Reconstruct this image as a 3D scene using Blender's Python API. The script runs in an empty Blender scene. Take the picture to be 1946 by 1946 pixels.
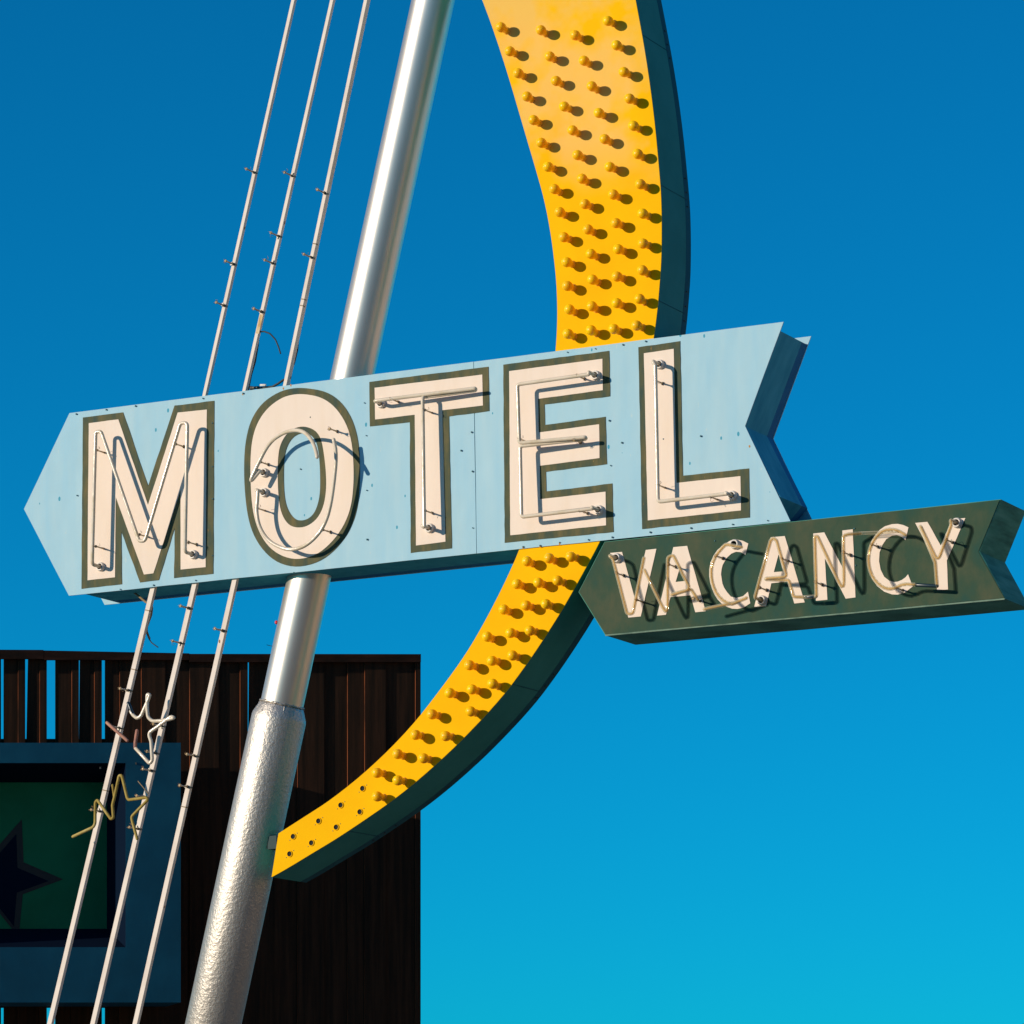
import bpy, math, random
import numpy as np
from mathutils import Vector, Matrix
from mathutils.geometry import tessellate_polygon
random.seed(7)
SC = bpy.context.scene
COL = SC.collection

# ------------------------------------------------------------------ camera
F = 7392.1                      # focal length in pixels of the 1946 px frame
TH, RO, PSI = 0.18902, -0.012407, 0.469293
r0 = Vector((1, 0, 0)); u0 = Vector((0, -math.sin(TH), math.cos(TH))); CW = Vector((0, math.cos(TH), math.sin(TH)))
CR = math.cos(RO)*r0 + math.sin(RO)*u0
CU = -math.sin(RO)*r0 + math.cos(RO)*u0
CP = Vector((0, 0, 1.6))
cam = bpy.data.cameras.new('camera'); co = bpy.data.objects.new('camera', cam); COL.objects.link(co)
cam.sensor_width = 36; cam.lens = F/1946*36; cam.clip_start = 0.5; cam.clip_end = 5000
m = Matrix((( CR.x, CU.x, -CW.x, CP.x), (CR.y, CU.y, -CW.y, CP.y), (CR.z, CU.z, -CW.z, CP.z), (0, 0, 0, 1)))
co.matrix_world = m
SC.camera = co

# ------------------------------------------------------------------ sign axes
L = Vector((math.cos(PSI), -math.sin(PSI), 0))       # along the sign, to the right
N = Vector((-math.sin(PSI), -math.cos(PSI), 0))      # out of the sign's face
UP = Vector((0, 0, 1))
ORG = CP + CW*26.0
DEP = 0.47

# ------------------------------------------------------------------ sun, sky, exposure
S = (N - 0.76*L + 0.29*UP).normalized()               # towards the sun
elev = math.asin(S.z); azim = math.atan2(S.x, S.y)
sd = bpy.data.lights.new('sun', 'SUN'); so = bpy.data.objects.new('sun', sd); COL.objects.link(so)
sd.energy = 4.3; sd.angle = math.radians(0.5); sd.color = (1.0, 0.86, 0.70)
so.rotation_mode = 'QUATERNION'; so.rotation_quaternion = S.to_track_quat('Z', 'Y'); so.location = (-20, -10, 20)
W = bpy.data.worlds.new('World'); SC.world = W; W.use_nodes = True
nt = W.node_tree; nt.nodes.clear()
sky = nt.nodes.new('ShaderNodeTexSky'); sky.sky_type = 'NISHITA'; sky.sun_disc = False
sky.sun_elevation = elev; sky.sun_rotation = azim; sky.altitude = 1500; sky.air_density = 1.0; sky.dust_density = 0.2; sky.ozone_density = 3.0
tint = nt.nodes.new('ShaderNodeMix'); tint.data_type = 'RGBA'; tint.blend_type = 'MULTIPLY'; tint.inputs[0].default_value = 1
tint.inputs[7].default_value = (0.010, 0.735, 1.04, 1)
bg = nt.nodes.new('ShaderNodeBackground'); bg.inputs[1].default_value = 0.12
wo = nt.nodes.new('ShaderNodeOutputWorld')
nt.links.new(sky.outputs[0], tint.inputs[6]); nt.links.new(tint.outputs[2], bg.inputs[0]); nt.links.new(bg.outputs[0], wo.inputs[0])
SC.view_settings.view_transform = 'Standard'; SC.view_settings.look = 'None'
SC.view_settings.exposure = 0.0; SC.view_settings.gamma = 1.0; SC.view_settings.use_curve_mapping = False

# ------------------------------------------------------------------ picture helpers
def ray(px, py):
    return (CR*((px-973)/F) - CU*((py-973)/F) + CW)
def P(px, py, w=0.0):
    """point seen at pixel (px,py) lying w metres in front of the sign's face plane"""
    d = ray(px, py); o = ORG + N*w
    return CP + d*((o-CP).dot(N)/d.dot(N))
def UV(px, py, w=0.0):
    q = P(px, py, w) - ORG
    return (q.dot(L), q.z)
def W3(u, v, w):
    return ORG + L*u + UP*v + N*w
def Z(x0, y0, size):
    s = size/1932.0
    return lambda *pts: [(x0+p[0]*s, y0+p[1]*s) + tuple(p[2:]) for p in pts]

# ------------------------------------------------------------------ materials
def mat(name, color, rough=0.5, metal=0.0, spec=0.5):
    m = bpy.data.materials.new(name); m.use_nodes = True
    b = m.node_tree.nodes['Principled BSDF']
    b.inputs['Base Color'].default_value = (*color, 1); b.inputs['Roughness'].default_value = rough
    b.inputs['Metallic'].default_value = metal; b.inputs['Specular IOR Level'].default_value = spec
    return m
def nodes(m): return m.node_tree, m.node_tree.nodes['Principled BSDF']
def coords(nt, scale, rot=(0, 0, 0)):
    tc = nt.nodes.new('ShaderNodeTexCoord'); mp = nt.nodes.new('ShaderNodeMapping')
    mp.inputs['Scale'].default_value = scale; mp.inputs['Rotation'].default_value = rot
    nt.links.new(tc.outputs['Object'], mp.inputs[0]); return mp.outputs[0]
def noise(nt, vec, scale, detail=4, rough=0.6):
    n = nt.nodes.new('ShaderNodeTexNoise'); n.inputs['Scale'].default_value = scale
    n.inputs['Detail'].default_value = detail; n.inputs['Roughness'].default_value = rough
    nt.links.new(vec, n.inputs['Vector']); return n.outputs['Fac']
def ramp(nt, fac, stops):
    r = nt.nodes.new('ShaderNodeValToRGB'); e = r.color_ramp.elements
    while len(e) < len(stops): e.new(0.5)
    for i, (p, c) in enumerate(stops):
        e[i].position = p; e[i].color = (*c, 1) if len(c) == 3 else c
    nt.links.new(fac, r.inputs[0]); return r.outputs[0]
def mix(nt, fac, a, b, mode='MIX'):
    x = nt.nodes.new('ShaderNodeMix'); x.data_type = 'RGBA'; x.blend_type = mode
    for s, v in ((x.inputs[0], fac), (x.inputs[6], a), (x.inputs[7], b)):
        if hasattr(v, 'links'): nt.links.new(v, s)
        elif isinstance(v, (int, float)): s.default_value = v
        else: s.default_value = (*v, 1)
    return x.outputs[2]
def bump(nt, b, h, strength, dist=0.01):
    bp = nt.nodes.new('ShaderNodeBump'); bp.inputs['Strength'].default_value = strength; bp.inputs['Distance'].default_value = dist
    nt.links.new(h, bp.inputs['Height']); nt.links.new(bp.outputs[0], b.inputs['Normal'])

def paint(name, base, light, dark, spot=None, rough=0.45, streak=(6, 6, 0.8), spotamt=0.14, bstr=0.15, chips=None):
    m = mat(name, base, max(rough, 0.62), 0.0, 0.12); nt, b = nodes(m)
    v1 = coords(nt, streak); big = noise(nt, v1, 1.6, 5, 0.6)
    c = ramp(nt, big, [(0.3, dark), (0.5, base), (0.72, light)])
    if spot:
        v2 = coords(nt, (1, 1, 0.55))
        vo = nt.nodes.new('ShaderNodeTexVoronoi'); vo.inputs['Scale'].default_value = 9.0; nt.links.new(v2, vo.inputs['Vector'])
        dens = noise(nt, coords(nt, (1, 1, 1)), 2.2, 2)
        a = nt.nodes.new('ShaderNodeMath'); a.operation = 'MULTIPLY'; nt.links.new(dens, a.inputs[0]); a.inputs[1].default_value = spotamt
        g = nt.nodes.new('ShaderNodeMath'); g.operation = 'LESS_THAN'; nt.links.new(vo.outputs['Distance'], g.inputs[0]); nt.links.new(a.outputs[0], g.inputs[1])
        c = mix(nt, g.outputs[0], c, spot)
    if spot and chips:
        v3 = coords(nt, (4, 4, 1.2)); f3 = ramp(nt, noise(nt, v3, 7, 6, 0.7), [(0.66, (0, 0, 0)), (0.72, (1, 1, 1))])
        c = mix(nt, f3, c, chips)
    nt.links.new(c, b.inputs['Base Color'])
    bump(nt, b, noise(nt, coords(nt, (1, 1, 1)), 5 if bstr < 0.3 else 1.6, 3), bstr, 0.02)
    return m

M = {}
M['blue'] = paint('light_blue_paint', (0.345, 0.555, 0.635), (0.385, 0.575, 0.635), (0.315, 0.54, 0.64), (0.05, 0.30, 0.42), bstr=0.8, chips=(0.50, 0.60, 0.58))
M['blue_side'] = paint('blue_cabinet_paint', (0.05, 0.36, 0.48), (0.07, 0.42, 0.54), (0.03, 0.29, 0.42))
M['cream'] = paint('cream_letter_paint', (0.80, 0.665, 0.54), (0.82, 0.69, 0.56), (0.78, 0.64, 0.50), rough=0.5)
M['olive'] = paint('olive_outline_paint', (0.075, 0.083, 0.040), (0.14, 0.115, 0.045), (0.035, 0.065, 0.05), (0.25, 0.17, 0.06), streak=(9, 9, 2.5), rough=0.4, spotamt=0.07, chips=(0.22, 0.13, 0.035))
M['green'] = paint('dark_green_sign_paint', (0.028, 0.064, 0.036), (0.072, 0.080, 0.040), (0.005, 0.060, 0.048), streak=(2.6, 2.6, 1.6), rough=0.42)
M['green_side'] = paint('dark_green_edge_paint', (0.06, 0.26, 0.19), (0.10, 0.33, 0.25), (0.03, 0.15, 0.11), streak=(2, 2, 14), rough=0.5)
M['rim'] = paint('worn_green_rim', (0.14, 0.22, 0.16), (0.2, 0.28, 0.2), (0.07, 0.12, 0.09), streak=(6, 6, 6))
M['yellow'] = paint('yellow_paint', (0.88, 0.46, 0.001), (0.90, 0.485, 0.001), (0.86, 0.425, 0.001), (0.4, 0.22, 0.02), streak=(1, 1, 1), rough=0.38, spotamt=0.035, bstr=0.08)
M['yellow'].node_tree.nodes['Principled BSDF'].inputs['Specular IOR Level'].default_value = 0.03
# faded patch high on the yellow band
nt, b = nodes(M['yellow']); src = b.inputs['Base Color'].links[0].from_socket
geo = nt.nodes.new('ShaderNodeTexCoord'); sx = nt.nodes.new('ShaderNodeSeparateXYZ'); nt.links.new(geo.outputs['Object'], sx.inputs[0])
fz = nt.nodes.new('ShaderNodeMapRange'); fz.inputs[1].default_value = 4.2; fz.inputs[2].default_value = 4.6
nt.links.new(sx.outputs[2], fz.inputs[0])
fn = nt.nodes.new('ShaderNodeMath'); fn.operation = 'MULTIPLY'; nt.links.new(fz.outputs[0], fn.inputs[0])
nn = ramp(nt, noise(nt, coords(nt, (1, 1, 1)), 1.7, 4), [(0.42, (0, 0, 0)), (0.58, (0.6, 0.6, 0.6))]); nt.links.new(nn, fn.inputs[1])
nt.links.new(mix(nt, fn.outputs[0], src, (0.78, 0.50, 0.16)), b.inputs['Base Color'])
M['band_side'] = paint('dark_teal_band_paint', (0.035, 0.22, 0.19), (0.045, 0.25, 0.22), (0.025, 0.18, 0.155), streak=(1, 1, 1))
M['bulb'] = mat('amber_bulb_lacquer', (0.97, 0.53, 0.004), 0.3); bb = M['bulb'].node_tree.nodes['Principled BSDF']; bb.inputs['Specular IOR Level'].default_value = 0.22; bb.inputs['Subsurface Weight'].default_value = 1.0; bb.inputs['Subsurface Radius'].default_value = (1.0, 0.75, 0.15); bb.inputs['Subsurface Scale'].default_value = 0.05
M['socket'] = mat('orange_socket', (0.95, 0.50, 0.05), 0.6, 0, 0.2)
M['dark'] = mat('hole_shade', (0.008, 0.010, 0.010), 0.9)  # shade inside housings and empty sockets put in as near-black colour
M['porcelain'] = mat('white_porcelain', (0.72, 0.66, 0.58), 0.35)
M['tube'] = paint('ivory_coated_glass', (0.66, 0.56, 0.42), (0.72, 0.62, 0.48), (0.55, 0.45, 0.28), streak=(5, 5, 5))
M['tube'].node_tree.nodes['Principled BSDF'].inputs['Roughness'].default_value = 0.15; M['tube'].node_tree.nodes['Principled BSDF'].inputs['Specular IOR Level'].default_value = 0.5
M['tube_gold'] = paint('yellowed_glass', (0.36, 0.26, 0.06), (0.5, 0.4, 0.16), (0.22, 0.15, 0.03), streak=(5, 5, 5), rough=0.15)
M['tube_pink'] = paint('smoked_pink_glass', (0.42, 0.20, 0.14), (0.5, 0.3, 0.2), (0.16, 0.09, 0.09), streak=(6, 6, 6), rough=0.2)
M['tube_blue'] = mat('blacked_out_glass', (0.012, 0.03, 0.04), 0.3)
def clear(name, tintc, alpha_lo, alpha_hi, col):
    m = bpy.data.materials.new(name); m.use_nodes = True; nt = m.node_tree; nt.nodes.clear()
    o = nt.nodes.new('ShaderNodeOutputMaterial'); mx = nt.nodes.new('ShaderNodeMixShader'); tr = nt.nodes.new('ShaderNodeBsdfTransparent')
    pb = nt.nodes.new('ShaderNodeBsdfPrincipled'); pb.inputs['Base Color'].default_value = (*col, 1); pb.inputs['Roughness'].default_value = 0.05
    tr.inputs[0].default_value = (*tintc, 1)
    lw = nt.nodes.new('ShaderNodeLayerWeight'); lw.inputs[0].default_value = 0.5
    mr = nt.nodes.new('ShaderNodeMapRange'); mr.inputs[3].default_value = alpha_lo; mr.inputs[4].default_value = alpha_hi
    nt.links.new(lw.outputs['Facing'], mr.inputs[0]); nt.links.new(mr.outputs[0], mx.inputs[0])
    nt.links.new(tr.outputs[0], mx.inputs[1]); nt.links.new(pb.outputs[0], mx.inputs[2]); nt.links.new(mx.outputs[0], o.inputs[0])
    return m
M['glass'] = clear('clear_neon_glass', (0.86, 0.84, 0.78), 0.03, 0.6, (0.92, 0.84, 0.62))
M['core'] = clear('amber_tube_core', (0.95, 0.80, 0.50), 0.45, 0.9, (0.95, 0.66, 0.27))
M['post'] = mat('glass_post', (0.42, 0.30, 0.16), 0.15)
M['clip'] = mat('dull_spring_metal', (0.16, 0.15, 0.12), 0.45, 0.6)
M['wire'] = mat('copper_wire', (0.30, 0.18, 0.09), 0.4, 0.6)
M['screw'] = mat('weathered_screw', (0.06, 0.16, 0.18), 0.5, 0.4)
M['bar'] = paint('white_bar_paint', (0.76, 0.66, 0.56), (0.80, 0.71, 0.61), (0.66, 0.56, 0.46), (0.30, 0.16, 0.06), streak=(3, 3, 3), rough=0.45, spotamt=0.12)
M['rust'] = paint('rusty_bar_paint', (0.62, 0.44, 0.22), (0.7, 0.58, 0.4), (0.45, 0.22, 0.06), streak=(8, 8, 8))
M['cable'] = mat('black_rubber', (0.015, 0.022, 0.020), 0.6)
M['oldcable'] = mat('bare_tan_cable', (0.22, 0.15, 0.07), 0.6)
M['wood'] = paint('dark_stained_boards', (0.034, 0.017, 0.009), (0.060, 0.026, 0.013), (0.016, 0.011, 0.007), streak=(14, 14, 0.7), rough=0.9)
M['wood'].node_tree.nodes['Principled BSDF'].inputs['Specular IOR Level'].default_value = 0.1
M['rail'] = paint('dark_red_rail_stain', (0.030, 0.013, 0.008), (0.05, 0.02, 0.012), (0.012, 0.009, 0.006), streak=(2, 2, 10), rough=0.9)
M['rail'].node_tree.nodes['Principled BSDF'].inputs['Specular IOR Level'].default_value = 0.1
M['edge'] = paint('sunlit_wood_edge', (0.20, 0.055, 0.02), (0.28, 0.08, 0.03), (0.03, 0.015, 0.01), streak=(3, 3, 1.4), rough=0.9)  # sunlit slivers on the left board edges put into a brighter orange colour
M['cab'] = paint('teal_blue_cabinet', (0.006, 0.075, 0.125), (0.008, 0.095, 0.15), (0.005, 0.06, 0.10), streak=(1, 1, 1))
M['cabin'] = mat('navy_recess_shade', (0.002, 0.008, 0.022), 0.95, 0, 0.05)  # shade inside the cabinet recess put into the navy; also the star fill
M['cabgreen'] = paint('bottle_green_panel', (0.008, 0.17, 0.07), (0.010, 0.20, 0.08), (0.006, 0.14, 0.055), streak=(1, 1, 1))
M['black'] = mat('black_outline_paint', (0.006, 0.009, 0.008), 0.6)
M['red'] = mat('red_plastic', (0.6, 0.02, 0.03), 0.3)

def steel(name, rough, bumps, col=(0.84, 0.735, 0.61)):
    m = mat(name, col, rough, 0.85); nt, b = nodes(m)
    n1 = noise(nt, coords(nt, (1, 1, 1)), 60, 3)
    nt.links.new(ramp(nt, noise(nt, coords(nt, (3, 3, 0.6)), 3, 5), [(0.3, tuple(c*0.9 for c in col)), (0.7, col)]), b.inputs['Base Color'])
    if bumps:
        h = ramp(nt, noise(nt, coords(nt, (1, 1, 1)), bumps, 3, 0.65), [(0.38, (0, 0, 0)), (0.62, (1, 1, 1))])
        bump(nt, b, h, 0.5, 0.003)
    else: bump(nt, b, n1, 0.12, 0.0012)
    return m
M['pipe'] = steel('silver_painted_pipe', 0.38, 0)
M['sleeve'] = steel('pitted_silver_paint', 0.48, 42, (0.58, 0.53, 0.46))
M['groundm'] = mat('worn_asphalt', (0.12, 0.11, 0.10), 0.95); nt, b = nodes(M['groundm'])
nt.links.new(ramp(nt, noise(nt, coords(nt, (1, 1, 1)), 0.3, 6), [(0.3, (0.18, 0.17, 0.15)), (0.7, (0.24, 0.22, 0.19))]), b.inputs['Base Color'])

# ------------------------------------------------------------------ objects
def thing(name, loc, label, cat, group=None):
    o = bpy.data.objects.new(name, None); COL.objects.link(o); o.location = loc
    o.empty_display_size = 0.2; o['label'] = label; o['category'] = cat
    if group: o['group'] = group
    return o
def world_loc(o):
    p = Vector(o.location)
    while o.parent: o = o.parent; p += Vector(o.location)
    return p
def mesh(name, V, Fc, m, parent=None, smooth=False, label=None, mats=None, fm=None):
    base = world_loc(parent) if parent else Vector((0, 0, 0))
    me = bpy.data.meshes.new(name); me.from_pydata([tuple(Vector(v)-base) for v in V], [], Fc)
    for x in (mats or [m]): me.materials.append(x)
    if fm:
        for p, i in zip(me.polygons, fm): p.material_index = i
    if smooth: me.polygons.foreach_set('use_smooth', [True]*len(Fc))
    me.update(); o = bpy.data.objects.new(name, me); COL.objects.link(o)
    if parent: o.parent = parent
    if label: o['label'] = label
    return o
def resample(uv, step, jit, closed=True):
    out = []; n = len(uv)
    for i in range(n if closed else n-1):
        a = uv[i]; c = uv[(i+1) % n]; d = math.hypot(c[0]-a[0], c[1]-a[1]); k = max(1, int(d/step))
        for j in range(k):
            t = j/k; q = [a[0]+(c[0]-a[0])*t, a[1]+(c[1]-a[1])*t]
            if jit and j: q[0] += random.uniform(-jit, jit); q[1] += random.uniform(-jit, jit)
            out.append(tuple(q))
    return out
def smooth_loop(uv, n=3):
    for _ in range(n):
        o = []
        for i in range(len(uv)):
            a = uv[i]; c = uv[(i+1) % len(uv)]
            o += [(a[0]*.75+c[0]*.25, a[1]*.75+c[1]*.25), (a[0]*.25+c[0]*.75, a[1]*.25+c[1]*.75)]
        uv = o
    return uv
def area(uv): return sum(uv[i][0]*uv[(i+1) % len(uv)][1]-uv[(i+1) % len(uv)][0]*uv[i][1] for i in range(len(uv)))/2
def prism(loops, w0, w1, to3=W3):
    """extruded outline with holes; w0 back, w1 front"""
    loops = [list(l) if (area(l) > 0) == (i == 0) else list(reversed(l)) for i, l in enumerate(loops)]
    flat = [p for l in loops for p in l]; n = len(flat)
    tris = tessellate_polygon([[Vector((p[0], p[1], 0)) for p in l] for l in loops])
    V = [to3(p[0], p[1], w1) for p in flat] + [to3(p[0], p[1], w0) for p in flat]; Fc = []
    for t in tris:
        a, b_, c = t
        ar = (flat[b_][0]-flat[a][0])*(flat[c][1]-flat[a][1])-(flat[c][0]-flat[a][0])*(flat[b_][1]-flat[a][1])
        if ar < 0: a, c = c, a
        Fc.append((a, b_, c)); Fc.append((c+n, b_+n, a+n))
    k = 0
    for l in loops:
        for i in range(len(l)):
            j = (i+1) % len(l); Fc.append((k+j, k+i, k+i+n, k+j+n))
        k += len(l)
    return V, Fc
def uvs(pts, w=0.0): return [UV(p[0], p[1], w) for p in pts]

def fillet(pts, r):
    pts = [Vector(p) for p in pts]; out = [pts[0]]
    for i in range(1, len(pts)-1):
        a, b_, c = pts[i-1], pts[i], pts[i+1]; d1 = a-b_; d2 = c-b_
        l1, l2 = d1.length, d2.length
        if l1 < 1e-5 or l2 < 1e-5: continue
        ang = d1.angle(d2)
        if ang > 3.0: out.append(b_); continue
        t = min(r/math.tan(max(ang, 0.25)/2), l1*0.48, l2*0.48)
        p, q = b_+d1/l1*t, b_+d2/l2*t
        for k in range(6):
            s = k/5; out.append(p*(1-s)**2+b_*2*s*(1-s)+q*s*s)
    out.append(pts[-1]); return out
def sweep(pts, r, n=10, cap=True):
    pts = [p for i, p in enumerate(pts) if i == 0 or (p-pts[i-1]).length > 1e-5]
    R = r if isinstance(r, (list, tuple)) else [r]*len(pts)
    if cap and not isinstance(r, (list, tuple)):
        d0 = (pts[0]-pts[1]).normalized(); d1 = (pts[-1]-pts[-2]).normalized()
        pts = [pts[0]+d0*r*0.95, pts[0]+d0*r*0.6]+pts+[pts[-1]+d1*r*0.6, pts[-1]+d1*r*0.95]
        R = [r*0.3, r*0.8]+list(R)+[r*0.8, r*0.3]
    V, Fc = [], []; T0 = None; nrm = None
    for i, p in enumerate(pts):
        t = (pts[min(i+1, len(pts)-1)]-pts[max(i-1, 0)]).normalized()
        if nrm is None:
            nrm = t.orthogonal().normalized()
        else:
            nrm = (nrm - t*nrm.dot(t)).normalized()
        bn = t.cross(nrm)
        for k in range(n):
            a = 2*math.pi*k/n; V.append(p+(nrm*math.cos(a)+bn*math.sin(a))*R[min(i, len(R)-1)])
        if i:
            for k in range(n):
                k2 = (k+1) % n; Fc.append(((i-1)*n+k, (i-1)*n+k2, i*n+k2, i*n+k))
    Fc.append(tuple(reversed(range(n)))); Fc.append(tuple(range((len(pts)-1)*n, len(pts)*n)))
    return V, Fc
def lathe(prof, n=20, closed_ends=True):
    """profile [(r,z)] around Z"""
    V, Fc = [], []
    for r, z in prof:
        for k in range(n):
            a = 2*math.pi*k/n; V.append(Vector((r*math.cos(a), r*math.sin(a), z)))
    for i in range(1, len(prof)):
        for k in range(n):
            k2 = (k+1) % n; Fc.append(((i-1)*n+k, (i-1)*n+k2, i*n+k2, i*n+k))
    if closed_ends:
        Fc.append(tuple(reversed(range(n)))); Fc.append(tuple(range((len(prof)-1)*n, len(prof)*n)))
    return V, Fc
def box(c, a, b_, d):
    """box centred at c with half-axis vectors a,b,d"""
    V = [c+a*i+b_*j+d*k for i in (-1, 1) for j in (-1, 1) for k in (-1, 1)]
    Fc = [(0, 1, 3, 2), (4, 6, 7, 5), (0, 4, 5, 1), (2, 3, 7, 6), (0, 2, 6, 4), (1, 5, 7, 3)]
    if a.cross(b_).dot(d) < 0: Fc = [tuple(reversed(f)) for f in Fc]
    return V, Fc
def join(*ms):
    V, Fc = [], []
    for v, f in ms:
        k = len(V); V += list(v); Fc += [tuple(i+k for i in q) for q in f]
    return V, Fc

BASIS = Matrix((L, UP.cross(L)*-1, N)).transposed()   # placeholder, replaced below
BASIS = Matrix(((L.x, UP.x, N.x), (L.y, UP.y, N.y), (L.z, UP.z, N.z)))   # local z = out of the sign
def local_mesh(name, VF, m, smooth=True, mats=None, fm=None):
    me = bpy.data.meshes.new(name); me.from_pydata([tuple(v) for v in VF[0]], [], VF[1])
    for x in (mats or [m]): me.materials.append(x)
    if fm:
        for p, i in zip(me.polygons, fm): p.material_index = i
    if smooth: me.polygons.foreach_set('use_smooth', [True]*len(me.polygons))
    me.update(); return me
def place(name, me, at, parent, tilt=0.0, spin=0.0, scale=1.0):
    o = bpy.data.objects.new(name, me); COL.objects.link(o)
    base = world_loc(parent) if parent else Vector((0, 0, 0))
    R = BASIS.copy()
    if tilt:
        ax = Vector((math.cos(spin), math.sin(spin), 0)); R = R @ Matrix.Rotation(tilt, 3, ax)
    elif spin: R = R @ Matrix.Rotation(spin, 3, 'Z')
    o.rotation_mode = 'QUATERNION'; o.rotation_quaternion = R.to_quaternion(); o.location = at-base; o.scale = (scale,)*3
    if parent: o.parent = parent
    return o
# shared small meshes -------------------------------------------------
prof = [(0.0215, 0.008), (0.0225, 0.020), (0.0235, 0.030), (0.0258, 0.040), (0.0292, 0.050), (0.0325, 0.060),
        (0.0345, 0.072), (0.0345, 0.084), (0.0318, 0.096), (0.0255, 0.107), (0.0150, 0.1135), (0.004, 0.1155)]
ME_BULB = local_mesh('bulb', lathe(prof, 24), M['bulb'])
BULBS = [ME_BULB]
for nm, cc in (('honey_bulb_lacquer', (0.96, 0.49, 0.004)), ('dull_amber_bulb_lacquer', (0.90, 0.48, 0.008))):
    mm = M['bulb'].copy(); mm.name = nm; mm.node_tree.nodes['Principled BSDF'].inputs['Base Color'].default_value = (*cc, 1)
    k_ = ME_BULB.copy(); k_.materials[0] = mm; BULBS.append(k_)
ME_COLLAR = local_mesh('socket', lathe([(0.0260, 0.0), (0.0260, 0.004), (0.0245, 0.006), (0.0240, 0.010), (0.0215, 0.012)], 20), M['socket'])
hl = lathe([(0.020, 0.0), (0.0225, 0.001), (0.0225, 0.0035), (0.0175, 0.0045), (0.0165, 0.001)], 20)
ME_HOLE = local_mesh('empty_socket', hl, M['dark'], mats=[M['yellow'], M['dark']], fm=[0]*60+[1]*20+[1, 1])
ME_SCREW = local_mesh('screw', lathe([(0.0055, 0), (0.0055, 0.002), (0.003, 0.0045), (0.0005, 0.005)], 8), M['screw'])
# tube support: spring base, glass post, cradle with twisted wire
sup = join(lathe([(0.010, 0), (0.010, 0.004), (0.006, 0.006)], 10),
           box(Vector((0, 0, 0.012)), Vector((0.011, 0, 0)), Vector((0, 0.003, 0)), Vector((0, 0, 0.008))),
           box(Vector((0, 0.010, 0.004)), Vector((0.004, 0, 0)), Vector((0, 0.012, 0)), Vector((0, 0, 0.001))))
ME_SUPB = local_mesh('clip_base', sup, M['clip'], False)
ME_SUPP = local_mesh('glass_post', lathe([(0.0058, 0.006), (0.0062, 0.03), (0.0050, 0.075), (0.0075, 0.098), (0.0105, 0.106), (0.0105, 0.109)], 10), M['post'])
wire = sweep([Vector((0.014*math.cos(a), 0.003*math.sin(3*a), 0.118+0.014*math.sin(a))) for a in [i*0.5 for i in range(13)]], 0.0011, 5)
wire2 = sweep([Vector((0.002, 0.004, 0.10)), Vector((0.010, 0.020, 0.085)), Vector((0.001, 0.030, 0.092)), Vector((-0.006, 0.018, 0.070))], 0.0011, 5)
ME_SUPW = local_mesh('tie_wire', join(wire, wire2), M['wire'])
def support(at, parent, spin=None):
    spin = random.uniform(0, 6.28) if spin is None else spin
    b = place('tube_support', ME_SUPB, at, parent, spin=spin)
    for nm, me in (('glass_post', ME_SUPP), ('tie_wire', ME_SUPW)):
        c = bpy.data.objects.new(nm, me); COL.objects.link(c); c.parent = b
        # stays on the base's own axes
    return b
ME_HOUS = local_mesh('electrode_housing', lathe([(0.034, 0), (0.034, 0.006), (0.030, 0.010), (0.030, 0.026), (0.0275, 0.029), (0.0210, 0.029), (0.0195, 0.024), (0.0195, 0.002)], 24), M['porcelain'], mats=[M['porcelain'], M['dark']], fm=[0]*120+[0]*24+[1]*24+[1, 1])
H = 0.12
def neon(parent, pts, r, m, h=H, start=None, end=None, fr=0.022, core=None, name='neon_tube', label=None):
    """pts: pixels (x,y[,w]); start/end: housing pixels on the face"""
    Q = []
    if start:
        b0 = P(*start, 0.002); Q += [b0+N*0.012, b0+N*(h if len(pts[0]) < 3 else pts[0][2])]; place('electrode_housing', ME_HOUS, b0, parent)
    for p in pts:
        Q.append(P(p[0], p[1], p[2] if len(p) > 2 else h))
    if end:
        b1 = P(*end, 0.002); Q += [b1+N*h, b1+N*0.012]; place('electrode_housing', ME_HOUS, b1, parent)
    path = fillet(Q, fr); v, f = sweep(path, r, 12)
    o = mesh(name, v, f, m, parent, True, label)
    if core:
        v, f = sweep(path, r*0.5, 8); mesh('tube_core', v, f, core, o, True)
    return o

# ================================================================== ground
G = 3000.0
g = mesh('ground', [(-G, -G, 0), (G, -G, 0), (G, G, 0), (-G, G, 0)], [(0, 1, 2, 3)], M['groundm']); g['kind'] = 'structure'

# unseen wings added beside and behind the photographer (their walls light and reflect in the silver pole)
mb = thing('added_reflector_wings', (24, -4, 0), 'unseen tan stucco wings added to the right and behind to reflect in the pole', 'added_building')
def bx(name, x0, x1, y0, y1, z0, z1, m):
    V, Fc = box(Vector(((x0+x1)/2, (y0+y1)/2, (z0+z1)/2)), Vector(((x1-x0)/2, 0, 0)), Vector((0, (y1-y0)/2, 0)), Vector((0, 0, (z1-z0)/2))); return mesh(name, V, Fc, m, mb)
M['stucco'] = mat('tan_stucco', (0.55, 0.40, 0.26), 0.95, 0, 0.1); M['roof'] = mat('brown_roof', (0.10, 0.06, 0.045), 0.9)
bx('wall', 22, 32, -14, 40, 0, 9, M['stucco']); bx('wall', -12, 21.9, -26, -14.1, 0, 11, M['stucco'])
bx('roof', 21.5, 32.5, -14, 40.5, 9.01, 9.5, M['roof']); bx('roof', -12.5, 21.4, -26.5, -13.6, 11.01, 11.5, M['roof'])
M['pane'] = mat('dark_window', (0.02, 0.03, 0.04), 0.1)
for k in range(8):
    for z in (1.1, 5.2): bx('window', 21.96, 22.02, -10+k*6, -8+k*6, z, z+1.6, M['pane'])
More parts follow.
